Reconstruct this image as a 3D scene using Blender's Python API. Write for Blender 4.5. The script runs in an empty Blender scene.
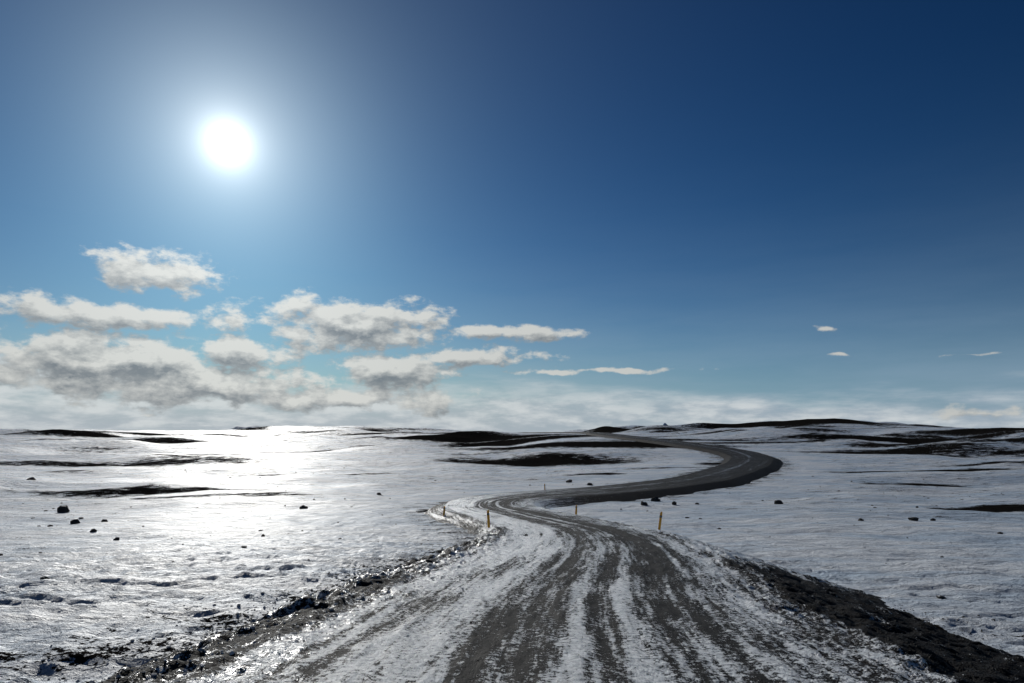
import bpy, math, random
import numpy as np
from mathutils import Vector

random.seed(7)
RNG = np.random.default_rng(11)
scene = bpy.context.scene
scene.view_settings.view_transform = 'Standard'
scene.view_settings.look = 'None'
scene.view_settings.exposure = 0.0
EYE = 8.0            # eye level (m); D values are metres below eye level

# ------------------------------------------------------------ noise helpers
TABS = [RNG.random((512, 512)) for _ in range(12)]
def vn(x, y, seed=0):
    t = TABS[seed % 12]
    xf = np.floor(x); yf = np.floor(y)
    fx = x - xf; fy = y - yf
    fx = fx*fx*(3-2*fx); fy = fy*fy*(3-2*fy)
    xi = xf.astype(np.int64) & 511; yi = yf.astype(np.int64) & 511
    x1 = (xi+1) & 511; y1 = (yi+1) & 511
    a = t[yi, xi]*(1-fx)+t[yi, x1]*fx
    b = t[y1, xi]*(1-fx)+t[y1, x1]*fx
    return (a*(1-fy)+b*fy) - 0.5
def fbm(x, y, seed=0, octv=4, gain=0.5):
    r = np.zeros_like(x, dtype=float); a = 1.0
    for i in range(octv):
        r += a*vn(x*(2.03**i)+17.3*i, y*(2.03**i)-9.1*i, seed+i)
        a *= gain
    return r
def sstep(a, b, x):
    t = np.clip((x-a)/(b-a), 0, 1)
    return t*t*(3-2*t)

# ------------------------------------------------------------ road centreline
CTRL = [(.2,-40,1.9),(.1,-15,1.9),(.15,0,1.95),(.4,6,2.25),(1,12,2.8),(2,18,3.3),(2.9,25,3.95),
 (3.2,32,4.6),(2.5,40,5.3),(.3,48,5.75),(-1.9,55,6.0),(-1.6,62,6.1),(2.5,68,6.15),(9.5,73.5,6.15),
 (16.5,80,6.1),(25,90,5.95),(35,107,5.6),(42,121,5.2),(46.5,134,4.6),(46.5,146,3.8),(43.5,157,3.1),
 (39,172,2.2),(33,195,1.2),(30,230,.4),(33,270,.1),(25,320,.0),(0,400,.4),(-20,450,1.5)]
P = np.array(CTRL, float)
pts = []
for i in range(1, len(P)-2):
    p0, p1, p2, p3 = P[i-1], P[i], P[i+1], P[i+2]
    for t in np.linspace(0, 1, 60, endpoint=False):
        pts.append(0.5*((2*p1)+(-p0+p2)*t+(2*p0-5*p1+4*p2-p3)*t*t+(-p0+3*p1-3*p2+p3)*t**3))
pts = np.array(pts)
seg = np.hypot(np.diff(pts[:,0]), np.diff(pts[:,1]))
S = np.concatenate([[0], np.cumsum(seg)])
S0 = S[np.argmin(np.abs(pts[:,1]))]      # arc length where the camera stands
S = S - S0
SU = np.arange(S[0], S[-1], 0.5)
def cl(s):
    x = np.interp(s, S, pts[:,0]); y = np.interp(s, S, pts[:,1]); d = np.interp(s, S, pts[:,2])
    e = 0.6
    tx = np.interp(s+e, S, pts[:,0])-np.interp(s-e, S, pts[:,0])
    ty = np.interp(s+e, S, pts[:,1])-np.interp(s-e, S, pts[:,1])
    l = np.hypot(tx, ty)+1e-9
    return x, y, EYE-d, tx/l, ty/l
CX, CY, CZ, TX, TY = cl(SU)
def nearest(x, y):
    n = len(x); idx = np.zeros(n, np.int64); dd = np.zeros(n)
    cx = CX.astype(np.float32); cy = CY.astype(np.float32)
    for a in range(0, n, 20000):
        xx = x[a:a+20000].astype(np.float32)[:,None]; yy = y[a:a+20000].astype(np.float32)[:,None]
        d2 = (xx-cx)**2+(yy-cy)**2
        k = np.argmin(d2, axis=1); idx[a:a+20000] = k
        dd[a:a+20000] = np.sqrt(d2[np.arange(len(k)), k])
    dx = x-CX[idx]; dy = y-CY[idx]
    lat = dx*TY[idx]-dy*TX[idx]
    al = dx*TX[idx]+dy*TY[idx]
    s = SU[idx]+np.clip(al, -.5, .5)
    z = np.interp(s, SU, CZ)
    return dd, lat, s, z

# ------------------------------------------------------------ terrain
FY = [-3000,-60,0,10,20,35,50,70,90,120,160,220,300,400,480,700,1200,7000]
FD = [6,3.2,2.8,3.4,4.4,5.8,6.6,6.9,6.8,6.3,5.0,3.2,1.9,1.2,1.4,7,14,14]
def field(x, y):
    z = EYE-np.interp(y, FY, FD)
    z += 10.0*np.exp(-((x-175)/80)**2-((y-390)/80)**2)
    z += 3.2*np.exp(-((x-80)/40)**2-((y-205)/40)**2)
    z += 2.4*np.exp(-((x-52)/24)**2-((y-320)/40)**2)
    z += 3.6*np.exp(-((x-50)/14)**2-((y-352)/16)**2)
    z += 3.2*np.exp(-((x-70)/7)**2-((y-356)/10)**2)
    z += 2.0*np.exp(-((x+120)/60)**2-((y-360)/70)**2)
    z += 1.8*np.exp(-((x+30)/45)**2-((y-255)/22)**2)
    z += 1.6*np.exp(-((x+150)/40)**2-((y-230)/18)**2)
    z += 3.6*np.exp(-((x-200)/60)**2-((y-250)/20)**2)
    z += 2.6*np.exp(-((x-140)/45)**2-((y-165)/12)**2)
    z += 1.4*np.exp(-((x+90)/35)**2-((y-150)/12)**2)
    z += 1.3*np.exp(-((x-8)/20)**2-((y-150)/10)**2)
    z -= 1.8*np.exp(-((x-330)/90)**2-((y-400)/150)**2)
    far = sstep(60, 260, np.hypot(x, y))
    z += far*5.0*fbm(x/80, y/42, 2, 4)
    z += sstep(30, 90, np.hypot(x, y))*1.7*fbm(x/26, y/14, 4, 3)
    return z
def ground_z(x, y):
    z = field(x, y)
    m = (np.abs(x) < 110) & (y < 470) & (y > -60)
    d = np.full_like(x, 999.); lat = np.full_like(x, 999.); s = np.zeros_like(x); rz = np.zeros_like(x)
    if m.any():
        d[m], lat[m], s[m], rz[m] = nearest(x[m], y[m])
    nr = 1-sstep(18, 45, s)
    base = rz-0.55-(0.12+.30*nr)*sstep(-2, 2, lat)-0.4*(1-sstep(2.5, 4.8, np.abs(lat)))
    R = 20+25*sstep(90, 160, s)*(1-.6*sstep(240, 300, s))
    w = sstep(0, 1, (d-7)/R)
    z = np.where(m, base*(1-w)+z*w, z)
    r = np.hypot(x, y)
    z = z + 0.20*fbm(x/3.1, y/2.2, 6, 3)*(1-sstep(40, 170, r))
    z = z + 0.085*fbm(x/.62, y/.45, 1, 4, .6)*(1-sstep(18, 60, r))*np.where(x < 0, 1.25, .8)
    # broken wind crust: little ledges
    q = fbm(x/1.7+3, y/.9, 8, 4, .55)
    z = z + 0.06*sstep(0.02, 0.10, q)*(1-sstep(25, 80, r))
    return z, d, lat, s

def grow(start, step, ratio, limit):
    out = []; v = start
    while v < limit:
        step *= ratio; v += step; out.append(v)
    return out
xs = list(np.arange(-12, 10, .08))
xs = [-v for v in grow(12, .08, 1.03, 7000)][::-1] + xs + grow(xs[-1], .08, 1.03, 7000)
ys0 = list(np.arange(-40, 3, .6)); ysf = list(np.arange(3.2, 16, .08))
ys = [-3000,-1500,-700,-350,-180,-90,-60] + ys0 + ysf + grow(ysf[-1], .08, 1.014, 8000)
xs = np.array(xs); ys = np.array(ys)

def grid_mesh(name, X, Y, Z, attrs):
    ny, nx = X.shape
    co = np.stack([X, Y, Z], -1).reshape(-1, 3).astype(np.float32)
    i = np.arange(ny*nx).reshape(ny, nx)
    q = np.stack([i[:-1,:-1], i[:-1,1:], i[1:,1:], i[1:,:-1]], -1).reshape(-1, 4).astype(np.int32)
    me = bpy.data.meshes.new(name)
    me.vertices.add(len(co)); me.vertices.foreach_set('co', co.ravel())
    me.loops.add(q.size); me.loops.foreach_set('vertex_index', q.ravel())
    me.polygons.add(len(q)); me.polygons.foreach_set('loop_start', np.arange(0, q.size, 4, dtype=np.int32))
    me.polygons.foreach_set('loop_total', np.full(len(q), 4, np.int32))
    me.polygons.foreach_set('use_smooth', np.ones(len(q), bool))
    me.update(calc_edges=True)
    for k, v in attrs.items():
        a = me.attributes.new(k, 'FLOAT', 'POINT')
        a.data.foreach_set('value', v.reshape(-1).astype(np.float32))
    ob = bpy.data.objects.new(name, me); scene.collection.objects.link(ob)
    return ob

GX, GY = np.meshgrid(xs, ys)
gz, gd, glat, gs = ground_z(GX.ravel(), GY.ravel())
x = GX.ravel(); y = GY.ravel()
# bare-ground patches where the wind stripped the snow: (x, y, rx, ry, weight)
BARE = [(51,88,6,2.6,1.3),(44,60,8,1.7,1.3),(63,105,15,3.0,1.3),(4,136,20,9,1.3),(22,165,32,10,1.4),
 (-28,246,56,18,1.3),(5,218,32,13,1.35),(-150,226,46,10,1.1),(-95,205,30,7,1.),(-41,79,17,2.4,.85),(-30,70,10,1.6,.7),
 (150,362,62,26,1.4),(185,252,44,12,1.3),(225,245,34,9,1.0),(46,325,26,28,1.5),(50,350,16,18,1.5),(70,354,9,12,1.5),(10,104,8,2.8,1.4),
 (-60,330,60,16,1.0),(100,250,26,10,1.2),(85,150,22,6,1.15),(-80,138,34,5,.9),(40,125,12,2,.8),(-180,330,60,12,1.0),
 (135,160,32,7,1.2),(75,230,22,6,.9),(-25,105,16,2.8,.8),(27,118,9,2,.7),(240,350,50,10,1.0),
 (105,190,30,7,1.2),(-60,170,28,5,.95),(-52,62,11,1.3,.6),(90,120,18,3.2,1.15),(60,74,7,1.2,.95)]
bare = np.full_like(x, -1.0)
wx = x+9*fbm(x/14, y/14, 3, 3)*sstep(60, 150, y)+2*fbm(x/4, y/4, 5, 3); wy = y+6*fbm(x/16, y/10, 7, 3)*sstep(60, 150, y)+1.2*fbm(x/4, y/4, 9, 2)
for bx, by, rx, ry, w in BARE:
    l2 = ((wx-bx)/rx)**2+((wy-by)/ry)**2
    bare = np.maximum(bare, w*(1.1-l2*.75))
far_streak = fbm(x/34, y/8, 10, 4)*sstep(70, 190, np.hypot(x, y))
bare = np.maximum(bare, far_streak*3.0-0.40)
# dirt thrown from the road onto the foot of its banks
bank = (0.46-(np.abs(glat)-4.6)*0.14)*(np.abs(glat) < 14)
bank = np.where((glat > 0) & (gs > 17) & (gs < 75), bank-.32, bank)
bank = np.where((glat > 0) & (gs <= 17), np.where(glat < 7.3, 1.2, .05), bank)
bank = np.where(gs < 70, bank, bank+.1)
bare = np.maximum(bare, bank)
ground = grid_mesh('snowy_ground', GX, GY, gz.reshape(GX.shape), {'bare': bare})

# ------------------------------------------------------------ road ribbon
def road_z(s, lat, detail=True):
    cz = np.interp(s, SU, CZ)
    near = 1-sstep(18, 45, s)
    er = 3.75+.35*vn(s/2.2, s*0, 3)
    el = 3.5+.35*vn(s/1.7, s*0+4, 4)
    z = cz-0.02*np.abs(lat)
    r = np.maximum(lat-er, 0); l = np.maximum(-lat-el, 0)
    z -= (np.sqrt(r*r+.04)-.2)*(.36-.12*near); z -= np.sqrt(l*l+.04)*.36-.07
    if detail:
        f = 1-sstep(25, 80, s)
        rut = 0
        for c, w, dpt in ((-.5,.35,.030),(.57,.2,.022),(1.5,.35,.035),(-2.3,.35,.018)):
            rut = rut+dpt*np.exp(-((lat-c+.12*vn(s/7, s*0+c, 5))/w)**2)
        z -= rut*f
        z += f*.034*fbm(lat/.22, s/.9, 1, 4, .6)
        off = sstep(2.0, 4.2, np.abs(lat))
        z += f*(.02+.10*off)*fbm(lat/.35, s/.35, 6, 4, .6)
        z += f*.20*np.exp(-((lat+4.2)/.75)**2)*(0.9+1.1*fbm(lat/.4, s/.6, 9, 3))
    return z
lats = np.concatenate([np.arange(-7, -4.6, .08), np.arange(-4.6, 4.6, .045), np.arange(4.6, 9.0, .08)])
ss = list(np.arange(-35, 3.5, .5))+list(np.arange(4, 15, .05))+grow(15, .05, 1.012, S[-1]-3)
ss = np.array(ss)
SS = np.repeat(ss[:,None], len(lats), 1); LL = np.repeat(lats[None,:], len(ss), 0)
sx, sy, sz, tx, ty = cl(SS)
RX = sx+LL*ty; RY = sy-LL*tx
RZ = road_z(SS, LL)
cl_l = [-7,-5.6,-4.9,-4.2,-3.6,-3.1,-2.7,-2.4,-2.1,-1.8,-1.5,-1.1,-.95,-.75,-.6,-.4,.02,.12,.26,.40,.70,.82,.98,1.10,1.25,1.5,1.85,2.1,2.6,3.3,3.8,4.2,9]
cl_v = [.70,.52,.36,.30,.42,.66,.76,.56,.76,.60,.74,.58,.42,.32,.50,.30,.36,.64,.66,.38,.30,.64,.68,.58,.28,.38,.24,.46,.60,.58,.42,.0,-.3]
lw = LL+.26*fbm(SS/5, LL*0+2, 2, 4)
cov = np.interp(lw, cl_l, cl_v)
f1 = sstep(11, 26, SS)
cov -= f1*.22*np.exp(-((LL-1.5)/1.4)**2)
cov += f1*.16*np.exp(-((LL+2.4)/1.3)**2)
cov = np.where(LL > 3.6, np.maximum(cov, .75*sstep(17, 23, SS+.8*fbm(LL/.5, SS, 4, 3))*(1-sstep(60, 85, SS))), cov)
f2 = sstep(58, 90, SS)
far = .12+.25*np.exp(-((LL+.3)/.35)**2)-.45*sstep(2.8, 4.2, np.abs(LL))
cov = cov*(1-f2)+far*f2
cov += (.50*fbm(LL/.16, SS/6, 7, 4)+.34*fbm(LL/.9, SS/1.8, 3, 4))*(1-.5*f2)
road = grid_mesh('gravel_road', RX, RY, RZ, {'cov': cov, 'lat': LL, 'arc': SS})

# ------------------------------------------------------------ materials
def newmat(name):
    m = bpy.data.materials.new(name); m.use_nodes = True
    nt = m.node_tree; nt.nodes.clear()
    o = nt.nodes.new('ShaderNodeOutputMaterial'); b = nt.nodes.new('ShaderNodeBsdfPrincipled')
    nt.links.new(b.outputs[0], o.inputs[0])
    return m, nt, b
class G:
    def __init__(s, nt): s.nt = nt
    def _in(s, sock, v):
        if v is None: return
        if isinstance(v, bpy.types.NodeSocket): s.nt.links.new(v, sock)
        else: sock.default_value = v
    def m(s, op, a, b=None, c=None, clamp=False):
        n = s.nt.nodes.new('ShaderNodeMath'); n.operation = op; n.use_clamp = clamp
        s._in(n.inputs[0], a); s._in(n.inputs[1], b); s._in(n.inputs[2], c); return n.outputs[0]
    def v(s, op, a, b=None, out=0):
        n = s.nt.nodes.new('ShaderNodeVectorMath'); n.operation = op
        s._in(n.inputs[0], a); s._in(n.inputs[1], b)
        return n.outputs['Value'] if out == 'V' else n.outputs[0]
    def noise(s, vec, scale, detail=4, rough=.5, w=None, dist=0):
        n = s.nt.nodes.new('ShaderNodeTexNoise'); s._in(n.inputs['Vector'], vec)
        n.inputs['Scale'].default_value = scale; n.inputs['Detail'].default_value = detail
        n.inputs['Roughness'].default_value = rough; n.inputs['Distortion'].default_value = dist
        return n.outputs[0]
    def voro(s, vec, scale, feat='F1'):
        n = s.nt.nodes.new('ShaderNodeTexVoronoi'); n.feature = feat; s._in(n.inputs['Vector'], vec)
        n.inputs['Scale'].default_value = scale; return n.outputs
    def mix(s, f, a, b, typ='MIX'):
        n = s.nt.nodes.new('ShaderNodeMix'); n.data_type = 'RGBA'; n.blend_type = typ
        s._in(n.inputs[0], f); s._in(n.inputs[6], a); s._in(n.inputs[7], b); return n.outputs[2]
    def ss(s, x, a, b, lo=0., hi=1.):
        n = s.nt.nodes.new('ShaderNodeMapRange'); n.interpolation_type = 'SMOOTHSTEP'
        s._in(n.inputs[0], x); n.inputs[1].default_value = a; n.inputs[2].default_value = b
        n.inputs[3].default_value = lo; n.inputs[4].default_value = hi; return n.outputs[0]
    def comb(s, x, y, z=0.):
        n = s.nt.nodes.new('ShaderNodeCombineXYZ'); s._in(n.inputs[0], x); s._in(n.inputs[1], y); s._in(n.inputs[2], z); return n.outputs[0]
    def attr(s, name):
        n = s.nt.nodes.new('ShaderNodeAttribute'); n.attribute_name = name; return n.outputs['Fac']
    def pos(s):
        return s.nt.nodes.new('ShaderNodeNewGeometry').outputs['Position']
    def bump(s, h, dist, strength=1., normal=None):
        n = s.nt.nodes.new('ShaderNodeBump'); s._in(n.inputs['Height'], h)
        n.inputs['Distance'].default_value = dist; n.inputs['Strength'].default_value = strength
        if normal is not None: s._in(n.inputs['Normal'], normal)
        return n.outputs[0]

# snow
m, nt, b = newmat('wind_crusted_snow'); g = G(nt)
p = g.pos()
pst = g.v('MULTIPLY', p, (0.45, 1.0, 1.0))
n1 = g.noise(pst, 1.1, 7, .62)
n2 = g.noise(p, 9, 5, .66)
n3 = g.noise(g.v('MULTIPLY', p, (.10, .3, .3)), 1, 6, .62)
n4 = g.noise(p, 38, 3, .6)
ba = g.attr('bare')
bm = g.m('ADD', ba, g.m('MULTIPLY', g.m('SUBTRACT', n1, .5), 2.4))
bm = g.m('ADD', bm, g.m('MULTIPLY', g.m('SUBTRACT', n2, .5), 2.2))
bm = g.m('ADD', bm, g.m('MULTIPLY', g.m('SUBTRACT', n4, .5), .5))
mask = g.ss(bm, .38, .50)
snowc = g.mix(g.ss(n3, .38, .60), (.54, .66, .80, 1), (.84, .88, .93, 1))
snowc = g.mix(g.ss(n2, .36, .58, .5, 0), snowc, (.27, .35, .46, 1))  # dark speckle: backlit shade of the rough crust put into the colour
dirt = g.mix(g.ss(n2, .35, .65), (.007, .007, .007, 1), (.024, .022, .020, 1))
nt.links.new(g.mix(mask, snowc, dirt), b.inputs['Base Color'])
nt.links.new(g.ss(mask, 0, 1, .52, 1.0), b.inputs['Roughness'])
nt.links.new(g.ss(mask, 0, 1, .21, .0), b.inputs['Specular IOR Level'])
h = g.m('ADD', g.m('MULTIPLY', n1, 1.0), g.m('MULTIPLY', n2, .42))
h = g.m('ADD', h, g.m('MULTIPLY', n4, .14))
h = g.m('ADD', h, g.m('MULTIPLY', g.ss(n1, .47, .53), .25))
h = g.m('ADD', h, g.m('MULTIPLY', n3, 1.8))
nt.links.new(g.bump(h, .36, 1.0), b.inputs['Normal'])
ground.data.materials.append(m); snowmat = m

# road
m, nt, b = newmat('icy_gravel'); g = G(nt)
p = g.pos(); lat = g.attr('lat'); arc = g.attr('arc'); cv = g.attr('cov')
st = g.comb(g.m('MULTIPLY', lat, 9.), g.m('MULTIPLY', arc, .6))
nA = g.noise(st, 1.0, 6, .68)
nB = g.noise(p, 13, 6, .70)
nC = g.noise(p, 60, 3, .6)
vor = g.voro(p, 42)
c = g.m('ADD', cv, g.m('MULTIPLY', g.m('SUBTRACT', nA, .5), 1.7))
c = g.m('ADD', c, g.m('MULTIPLY', g.m('SUBTRACT', nB, .5), 2.2))
c = g.m('ADD', c, g.m('MULTIPLY', g.m('SUBTRACT', nC, .5), 1.3))
snowm = g.ss(c, .45, .58)
stones = g.mix(g.ss(vor[0], .0, .6), (.024, .024, .024, 1), (.006, .006, .007, 1))
stones = g.mix(.5, stones, g.mix(nC, (.007, .007, .008, 1), (.025, .025, .025, 1)))
sn = g.mix(g.ss(nB, .35, .65), (.42, .46, .51, 1), (.84, .87, .90, 1))
nt.links.new(g.mix(snowm, stones, sn), b.inputs['Base Color'])
nt.links.new(g.ss(snowm, 0, 1, .70, .26), b.inputs['Roughness'])
nt.links.new(g.ss(snowm, 0, 1, .07, .7), b.inputs['Specular IOR Level'])
h = g.m('ADD', g.m('MULTIPLY', snowm, .6), g.m('MULTIPLY', vor[0], -.5))
h = g.m('ADD', h, g.m('MULTIPLY', nB, 1.2)); h = g.m('ADD', h, g.m('MULTIPLY', nC, .5))
nt.links.new(g.bump(h, .035, 1.0), b.inputs['Normal'])
road.data.materials.append(m)

def rockmat(name, c1, c2, snow=None):
    m, nt, b = newmat(name); g = G(nt); p = g.pos()
    n = g.noise(p, 12, 6, .65)
    col = g.mix(g.ss(n, .35, .65), c1, c2)
    if snow is not None:
        nz = nt.nodes.new('ShaderNodeSeparateXYZ'); geo = nt.nodes.new('ShaderNodeNewGeometry')
        nt.links.new(geo.outputs['Normal'], nz.inputs[0])
        k = g.ss(g.m('ADD', nz.outputs[2], g.m('SUBTRACT', n, .5)), snow, snow+.15)
        col = g.mix(k, col, (.70, .73, .77, 1))
    nt.links.new(col, b.inputs['Base Color']); b.inputs['Roughness'].default_value = .85
    b.inputs['Specular IOR Level'].default_value = .15
    nt.links.new(g.bump(n, .03, .8), b.inputs['Normal'])
    return m
basalt = rockmat('basalt', (.02, .02, .021, 1), (.07, .064, .057, 1), .95)
stone_m = rockmat('loose_gravel', (.010, .010, .010, 1), (.042, .040, .037, 1))
clod_m = rockmat('backlit_clod_snow', (.20, .21, .22, 1), (.66, .68, .71, 1))  # grey tones paint in the backlit shade of the snow clods

# ------------------------------------------------------------ scattered chunks (one mesh each)
import bmesh
def ico(sub):
    bm_ = bmesh.new(); bmesh.ops.create_icosphere(bm_, subdivisions=sub, radius=1)
    v = np.array([w.co[:] for w in bm_.verts]); f = np.array([[w.index for w in q.verts] for q in bm_.faces]); bm_.free()
    return v, f
def chunks(name, X, Y, Z, R, mat, sub=1, flat=.65):
    v, f = ico(sub); n = len(X)
    V = np.repeat(v[None], n, 0)*(1+RNG.normal(0, .17, (n, len(v), 1)))
    V *= np.stack([RNG.uniform(.7, 1.35, n), RNG.uniform(.7, 1.35, n), RNG.uniform(.5, 1.0, n)*flat/.65*.8], -1)[:,None,:]
    a = RNG.uniform(0, 6.28, n); ca, sa = np.cos(a)[:,None], np.sin(a)[:,None]
    vx = V[:,:,0]*ca-V[:,:,1]*sa; vy = V[:,:,0]*sa+V[:,:,1]*ca
    V = np.stack([vx, vy, V[:,:,2]], -1)*R[:,None,None]+np.stack([X, Y, Z+R*.15], -1)[:,None,:]
    F = (f[None]+(np.arange(n)*len(v))[:,None,None]).reshape(-1, 3)
    me = bpy.data.meshes.new(name)
    me.from_pydata(V.reshape(-1, 3).tolist(), [], F.tolist()); me.update()
    ob = bpy.data.objects.new(name, me); scene.collection.objects.link(ob); me.materials.append(mat)
    return ob
def on_surface(s, lat):
    x_, y_, z_, tx_, ty_ = cl(s)
    X = x_+lat*ty_; Y = y_-lat*tx_
    rz = road_z(s, lat); gz_, *_ = ground_z(X, Y)
    return X, Y, np.maximum(np.where((lat > -7) & (lat < 9.0), rz, -99), gz_)
def powr(n, lo, hi, k=2.5):
    u = RNG.random(n); return lo*((1-u)+u*(hi/lo)**(1-k))**(1/(1-k))
# snow clods ploughed to the left side
n = 6500
s_ = 4+36*RNG.random(n)**1.3; l_ = -4.1+RNG.normal(0, .8, n)-.8*RNG.exponential(.9, n)
X, Y, Z = on_surface(s_, l_); chunks('snow_clods', X, Y, Z, powr(n, .009, .045, 2.9), clod_m, 1)
n = 900
s_ = 4+30*RNG.random(n)**1.3; l_ = -4.4+RNG.normal(0, .6, n)-.4*RNG.exponential(.9, n)
X, Y, Z = on_surface(s_, l_); chunks('roadside_stones', X, Y, Z, powr(n, .010, .03, 2.7), basalt, 1)
# loose gravel
n = 9000
s_ = 4+24*RNG.random(n)**1.5
l_ = np.where(RNG.random(n) < .6, RNG.uniform(3.6, 7.8, n), RNG.uniform(-4.4, 4.2, n))
keep = ~((l_ > 3.8) & (s_ > 18))
s_, l_ = s_[keep], l_[keep]
X, Y, Z = on_surface(s_, l_); R = powr(len(s_), .007, .030, 2.8); R[np.abs(l_) < 4] *= .55
chunks('loose_gravel', X, Y, Z, R, stone_m, 1)
# small stones poking through the snow
n = 620
X = RNG.uniform(-75, 60, n); Y = RNG.uniform(8, 120, n)
gzz, dd, la, _ = ground_z(X, Y); k = dd > 8; X, Y, gzz = X[k], Y[k], gzz[k]
chunks('scattered_stones', X, Y, gzz, powr(len(X), .035, .20, 2.5), basalt, 1)

# boulders
def boulder(x_, y_, w, h, seed):
    r = random.Random(seed)
    v, f = ico(3)
    ph = [r.uniform(0, 50) for _ in range(3)]
    d = 1+.55*fbm(v[:,0]*1.3+ph[0], v[:,1]*1.3+v[:,2]*1.7+ph[1], seed % 9, 4, .55)
    q = v*d[:,None]
    for _ in range(6):      # planar facets
        nrm = np.array([r.gauss(0, 1), r.gauss(0, 1), r.gauss(0, .8)]); nrm /= np.linalg.norm(nrm)
        o = q@nrm-r.uniform(.62, .85); q -= np.maximum(o, 0)[:,None]*nrm
    q *= np.array([w/2, w/2*.8, h*.62]); q[:,2] += h*.12
    gz0 = ground_z(np.array([float(x_)]), np.array([float(y_)]))[0][0]
    me = bpy.data.meshes.new('boulder'); me.from_pydata(q.tolist(), [], f.tolist()); me.materials.append(basalt); me.update()
    ob = bpy.data.objects.new('boulder', me); scene.collection.objects.link(ob); ob.location = (x_, y_, gz0)
BL = [(-39.5,60,1.0,.85),(-33,51.5,.8,.45),(-31,52,.5,.3),(-18.6,61,.8,.5),(25,64,.8,.5),(12.2,63,.8,.5),(14,67,.9,.65),
 (15.2,64,.5,.4),(28.5,48.5,.7,.3),(24,47,.4,.25),(30.5,49.5,.4,.25),(-45,57,.5,.35),(7.5,90,1.0,.55),(-14,72,.5,.35),(-62,88,1.1,.6),(9.8,86,.7,.5),
 (-11.5,16.8,.24,.14),(-27,44,.4,.25),(-22,38,.35,.2)]
for i, (a_, b_, w_, h_) in enumerate(BL): boulder(a_, b_, w_, h_, i*7+3)

# ------------------------------------------------------------ marker posts
def simple(name, col, rough=.5):
    m, nt, b = newmat(name); g = G(nt)
    n = g.noise(g.pos(), 25, 4, .6)
    nt.links.new(g.mix(g.ss(n, .35, .7), col, tuple(c*.7 for c in col[:3])+(1,)), b.inputs['Base Color'])
    b.inputs['Roughness'].default_value = rough
    return m
yel = simple('yellow_plastic', (.95, .46, .04, 1), .45); blk = simple('black_band', (.02, .02, .02, 1)); refl = simple('reflector', (.85, .84, .8, 1), .2)
def prism(name, prof, mat, parent):
    me = bpy.data.meshes.new(name); vs = []; fs = []
    for z, wx_, wy_, sl in prof:
        c_ = .35
        ring = [(-wx_, -wy_*c_), (-wx_*c_, -wy_), (wx_*c_, -wy_), (wx_, -wy_*c_), (wx_, wy_*c_), (wx_*c_, wy_), (-wx_*c_, wy_), (-wx_, wy_*c_)]
        for a_, b_ in ring: vs.append((a_, b_, z+sl*a_/max(wx_, 1e-6)))
    k = len(prof)
    for i in range(k-1):
        for j in range(8): fs.append((i*8+j, i*8+(j+1) % 8, (i+1)*8+(j+1) % 8, (i+1)*8+j))
    fs.append(tuple(range(7, -1, -1))); fs.append(tuple((k-1)*8+j for j in range(8)))
    me.from_pydata(vs, [], fs); me.materials.append(mat); me.update()
    ob = bpy.data.objects.new(name, me); scene.collection.objects.link(ob); ob.parent = parent
def post(s, latv, lean, h=1.0):
    X, Y, Z = on_surface(np.array([float(s)]), np.array([float(latv)]))
    e = bpy.data.objects.new('road_marker_post', None); scene.collection.objects.link(e)
    e.location = (X[0], Y[0], Z[0]-.02); e.rotation_euler = lean
    prism('shaft', [(-.15,.072,.03,0),(0,.07,.03,0),(h*.74,.065,.026,0)], yel, e)
    prism('band', [(h*.74,.068,.029,0),(h*.84,.066,.028,0)], blk, e)
    prism('reflector', [(h*.76,.03,.033,0),(h*.82,.03,.033,0)], refl, e)
    prism('cap', [(h*.84,.065,.026,0),(h*.955,.062,.025,.02),(h,.03,.016,.015)], yel, e)
post(36.5, -4.2, (0,-.06,.1)); post(37.0, 5.1, (0,.12,-.1), 1.25)
post(52, -4.4, (0,.1,.4), .7); post(48, 4.3, (0,.04,.2), .7); post(75, -4.4, (.05,0,-.8), .9)

# ------------------------------------------------------------ distant mountains
def mountain(name, cx_, cy_, rx, ry, zb, ht, flat, col_snow, seed):
    nx_, ny_ = 70, 30
    u = np.linspace(-1, 1, nx_); v_ = np.linspace(-1, 1, ny_); U, V = np.meshgrid(u, v_)
    r = np.sqrt(U**2+V**2)
    H = np.clip((1-r)/(1-flat), 0, 1)**1.1*(1+.35*fbm(U*4+seed, V*4, seed, 4))
    return grid_mesh(name, cx_+U*rx, cy_+V*ry, zb+ht*H, {'bare': U*0})
mm = rockmat('hazed_mountain_rock', (.20, .30, .44, 1), (.28, .38, .52, 1), .97)  # aerial haze painted into the rock colour as pale blue
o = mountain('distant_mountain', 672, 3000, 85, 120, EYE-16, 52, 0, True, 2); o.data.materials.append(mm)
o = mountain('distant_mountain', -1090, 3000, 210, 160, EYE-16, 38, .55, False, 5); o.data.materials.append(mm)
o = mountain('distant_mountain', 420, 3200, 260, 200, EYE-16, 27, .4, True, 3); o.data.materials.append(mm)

# ------------------------------------------------------------ sun + sky
AZ, EL = math.radians(-22.6), math.radians(21.3)
SD = Vector((math.sin(AZ)*math.cos(EL), math.cos(AZ)*math.cos(EL), math.sin(EL)))
L = bpy.data.lights.new('sun', 'SUN'); L.energy = 3.2; L.angle = math.radians(.53); L.color = (1, .97, .91)
lo = bpy.data.objects.new('sun', L); scene.collection.objects.link(lo)
lo.rotation_euler = SD.to_track_quat('Z', 'Y').to_euler(); lo.location = (-30, 70, 60)

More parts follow.
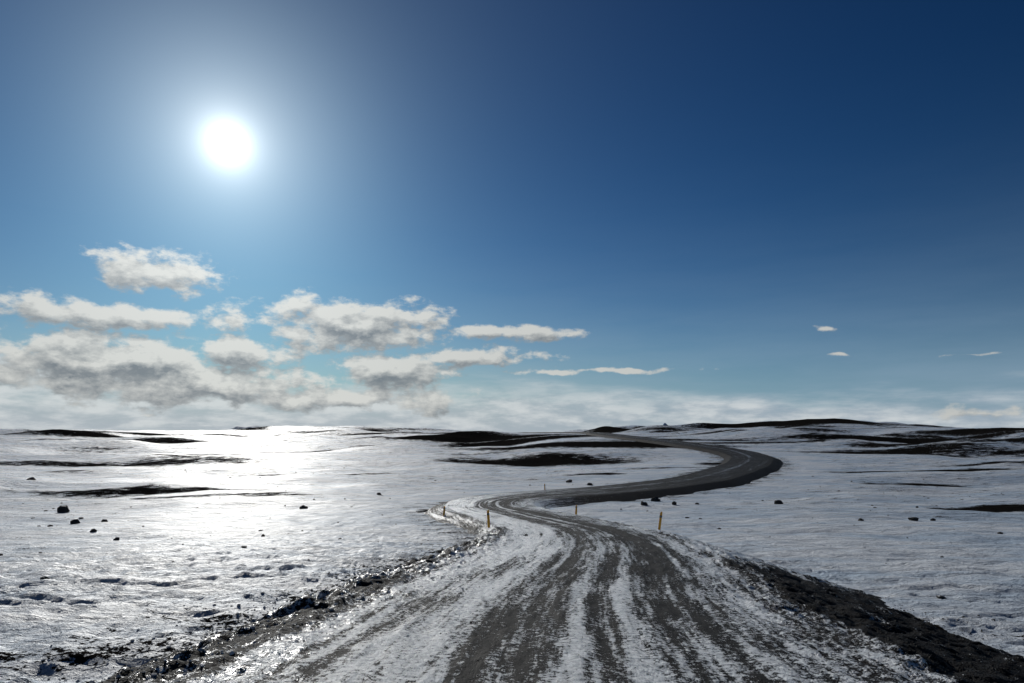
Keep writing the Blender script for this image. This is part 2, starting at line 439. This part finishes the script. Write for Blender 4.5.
w = bpy.data.worlds.new('World'); scene.world = w; w.use_nodes = True
try:
    w.cycles.sampling_method = 'MANUAL'; w.cycles.sample_map_resolution = 256
except Exception: pass
nt = w.node_tree; nt.nodes.clear(); g = G(nt)
out = nt.nodes.new('ShaderNodeOutputWorld'); bg = nt.nodes.new('ShaderNodeBackground'); nt.links.new(bg.outputs[0], out.inputs[0])
bg.inputs[1].default_value = 0.1
sky = nt.nodes.new('ShaderNodeTexSky'); sky.sky_type = 'NISHITA'; sky.sun_disc = False
sky.sun_elevation = EL; sky.sun_rotation = AZ % (2*math.pi); sky.air_density = 1.0; sky.dust_density = .3; sky.ozone_density = 2.0; sky.altitude = 400
dirv = nt.nodes.new('ShaderNodeTexCoord').outputs['Generated']
sep = nt.nodes.new('ShaderNodeSeparateXYZ'); nt.links.new(dirv, sep.inputs[0])
az = g.m('MULTIPLY', g.m('ARCTAN2', sep.outputs[0], sep.outputs[1]), 57.2958)
el = g.m('MULTIPLY', g.m('ARCSINE', sep.outputs[2]), 57.2958)
cg = bpy.data.node_groups.new('cloud_density', 'ShaderNodeTree')
cg.interface.new_socket('P', in_out='INPUT', socket_type='NodeSocketVector')
cg.interface.new_socket('D', in_out='OUTPUT', socket_type='NodeSocketFloat')
gi = cg.nodes.new('NodeGroupInput'); go = cg.nodes.new('NodeGroupOutput'); c = G(cg)
P0 = gi.outputs[0]
wn = cg.nodes.new('ShaderNodeTexNoise'); cg.links.new(c.v('MULTIPLY', P0, (.16, .3, 1)), wn.inputs['Vector']); wn.inputs['Scale'].default_value = 1; wn.inputs['Detail'].default_value = 3
wv = c.v('MULTIPLY', c.v('SUBTRACT', wn.outputs['Color'], (.5, .5, .5)), (5., 1.8, 0))
PW = c.v('ADD', P0, wv)
CL = [(-27.2,11.9,3.8,1.6,1.05),(-31.5,8.5,9.5,1.0,1.0),(-30.5,5.1,6.5,2.1,1.2),(-21.6,6.1,4.6,1.3,1.05),(-25.5,3.8,11.0,1.7,1.1),
 (-12.8,8.7,7.0,1.9,1.15),(-.6,8.2,6.0,.75,1),(-9.7,4.9,4.0,1.8,1.1),(-4.0,6.3,7.0,.75,.9),(7.3,5.1,9,.30,.8),(-6.2,1.9,1.6,.8,1),
 (-14,2.8,11,1.0,.85),(24.1,7.9,1.4,.3,.40),(26.3,6.0,2.4,.22,.3),(34.4,5.4,4,.25,.25),(-40,13,3,.5,.6),(-45,5,6,2,1),(56,6,7,1.4,.9),(35,1.2,4,.7,.5)]
acc = None
for a0, e0, ra, re, wt in CL:
    d = c.v('MULTIPLY', c.v('SUBTRACT', PW, (a0, e0, 0)), (1/ra, 1/re, 0))
    l = c.v('LENGTH', d, out='V')
    mmk = c.m('SUBTRACT', wt, l)
    acc = mmk if acc is None else c.m('MAXIMUM', acc, mmk)
acc = c.m('MAXIMUM', acc, -2.0)
n1 = c.noise(c.v('MULTIPLY', P0, (.38, .66, 1)), 1.0, 7, .60)
d = c.m('ADD', c.m('ADD', c.m('MULTIPLY', acc, 1.35), .14), c.m('MULTIPLY', c.m('SUBTRACT', n1, .5), 4.1))
cg.links.new(d, go.inputs[0])
def dens(vec):
    n = nt.nodes.new('ShaderNodeGroup'); n.node_tree = cg; nt.links.new(vec, n.inputs[0]); return n.outputs[0]
pv = g.comb(az, el, 0.)
d1 = dens(pv)
tos = g.v('NORMALIZE', g.v('SUBTRACT', (-22.6, 32., 0), pv))
d2 = dens(g.v('ADD', pv, g.v('MULTIPLY', tos, (.85, .85, 0))))
alpha = g.ss(d1, -.1, .70)
lit = g.m('ADD', .42, g.m('MULTIPLY', g.m('SUBTRACT', d1, d2), .76), clamp=True)
thin = g.ss(d1, .2, 1.3, .28, 0)
lit = g.m('ADD', lit, thin, clamp=True)
dt = g.v('DOT_PRODUCT', dirv, tuple(SD), out='V')
th = g.m('MULTIPLY', g.m('ARCCOSINE', g.m('MINIMUM', dt, 1.0)), 57.2958)
prox = g.m('EXPONENT', g.m('DIVIDE', th, -22.))
cb = g.mix(lit, (1.75, 2.05, 2.35, 1), (7.0, 7.1, 6.8, 1))
cb = g.mix(1., cb, g.comb(*(3*[g.m('ADD', .72, g.m('MULTIPLY', prox, .45))])), 'MULTIPLY')
# clear sky grading: deep polarised blue
gm = nt.nodes.new('ShaderNodeGamma'); gm.inputs[1].default_value = 1.6
nt.links.new(g.mix(1., sky.outputs[0], (.0525, .0635, .073, 1), 'MULTIPLY'), gm.inputs[0])
skyc = g.mix(1., gm.outputs[0], (2.3, 6.1, 6.9, 1), 'MULTIPLY')
hz = g.m('EXPONENT', g.m('MULTIPLY', g.m('POWER', g.m('DIVIDE', g.m('MAXIMUM', el, 0.), 7.0), 1.3), -1.))
hn = g.noise(g.v('MULTIPLY', pv, (.06, .36, 1)), 1.0, 6, .58)
leftw = g.ss(az, 26, -10, 0, 1)
hzl = g.m('MULTIPLY', hz, g.ss(g.m('ADD', hn, g.m('MULTIPLY', leftw, .12)), .30, .68, .78, 1.))
hcol = g.mix(leftw, (2.9, 3.9, 5.1, 1), (3.9, 4.4, 4.8, 1))
# long low band of hazy stratus, thinning towards the right
band = g.ss(g.m('ADD', el, g.m('ADD', g.m('MULTIPLY', az, .035), g.m('MULTIPLY', g.m('SUBTRACT', hn, .5), -7.))), 4.6, 1.8)
c1 = g.mix(hzl, skyc, hcol)
fine = g.noise(g.v('MULTIPLY', pv, (.22, .8, 1)), 1.0, 6, .6)
bcol = g.mix(g.ss(g.m('ADD', fine, g.m('MULTIPLY', el, .05)), .42, .72), (3.7, 4.2, 4.7, 1), (6.3, 6.6, 6.7, 1))
c1 = g.mix(g.m('MULTIPLY', band, g.ss(fine, .25, .6, .45, .85)), c1, bcol)
c2 = g.mix(g.m('MULTIPLY', alpha, .94), c1, cb)
g1 = g.m('MULTIPLY', g.m('EXPONENT', g.m('DIVIDE', th, -.8)), 26)
g2 = g.m('MULTIPLY', g.m('EXPONENT', g.m('DIVIDE', th, -4.0)), 7.2)
g3 = g.m('MULTIPLY', g.m('EXPONENT', g.m('DIVIDE', th, -12.)), 1.3)
gl = g.m('ADD', g.m('ADD', g1, g2), g3)
glc = g.mix(1., g.comb(gl, gl, gl), (.97, 1., .97, 1), 'MULTIPLY')
c3 = g.mix(1., c2, glc, 'ADD')
nt.links.new(c3, bg.inputs[0])

# ------------------------------------------------------------ camera
cam = bpy.data.cameras.new('camera'); co = bpy.data.objects.new('camera', cam); scene.collection.objects.link(co)
cam.lens = 24; cam.sensor_width = 36; cam.shift_y = 90.5/1024; cam.clip_end = 30000; cam.clip_start = .05
co.location = (0, 0, EYE); co.rotation_euler = (math.radians(90), 0, 0)
scene.camera = co
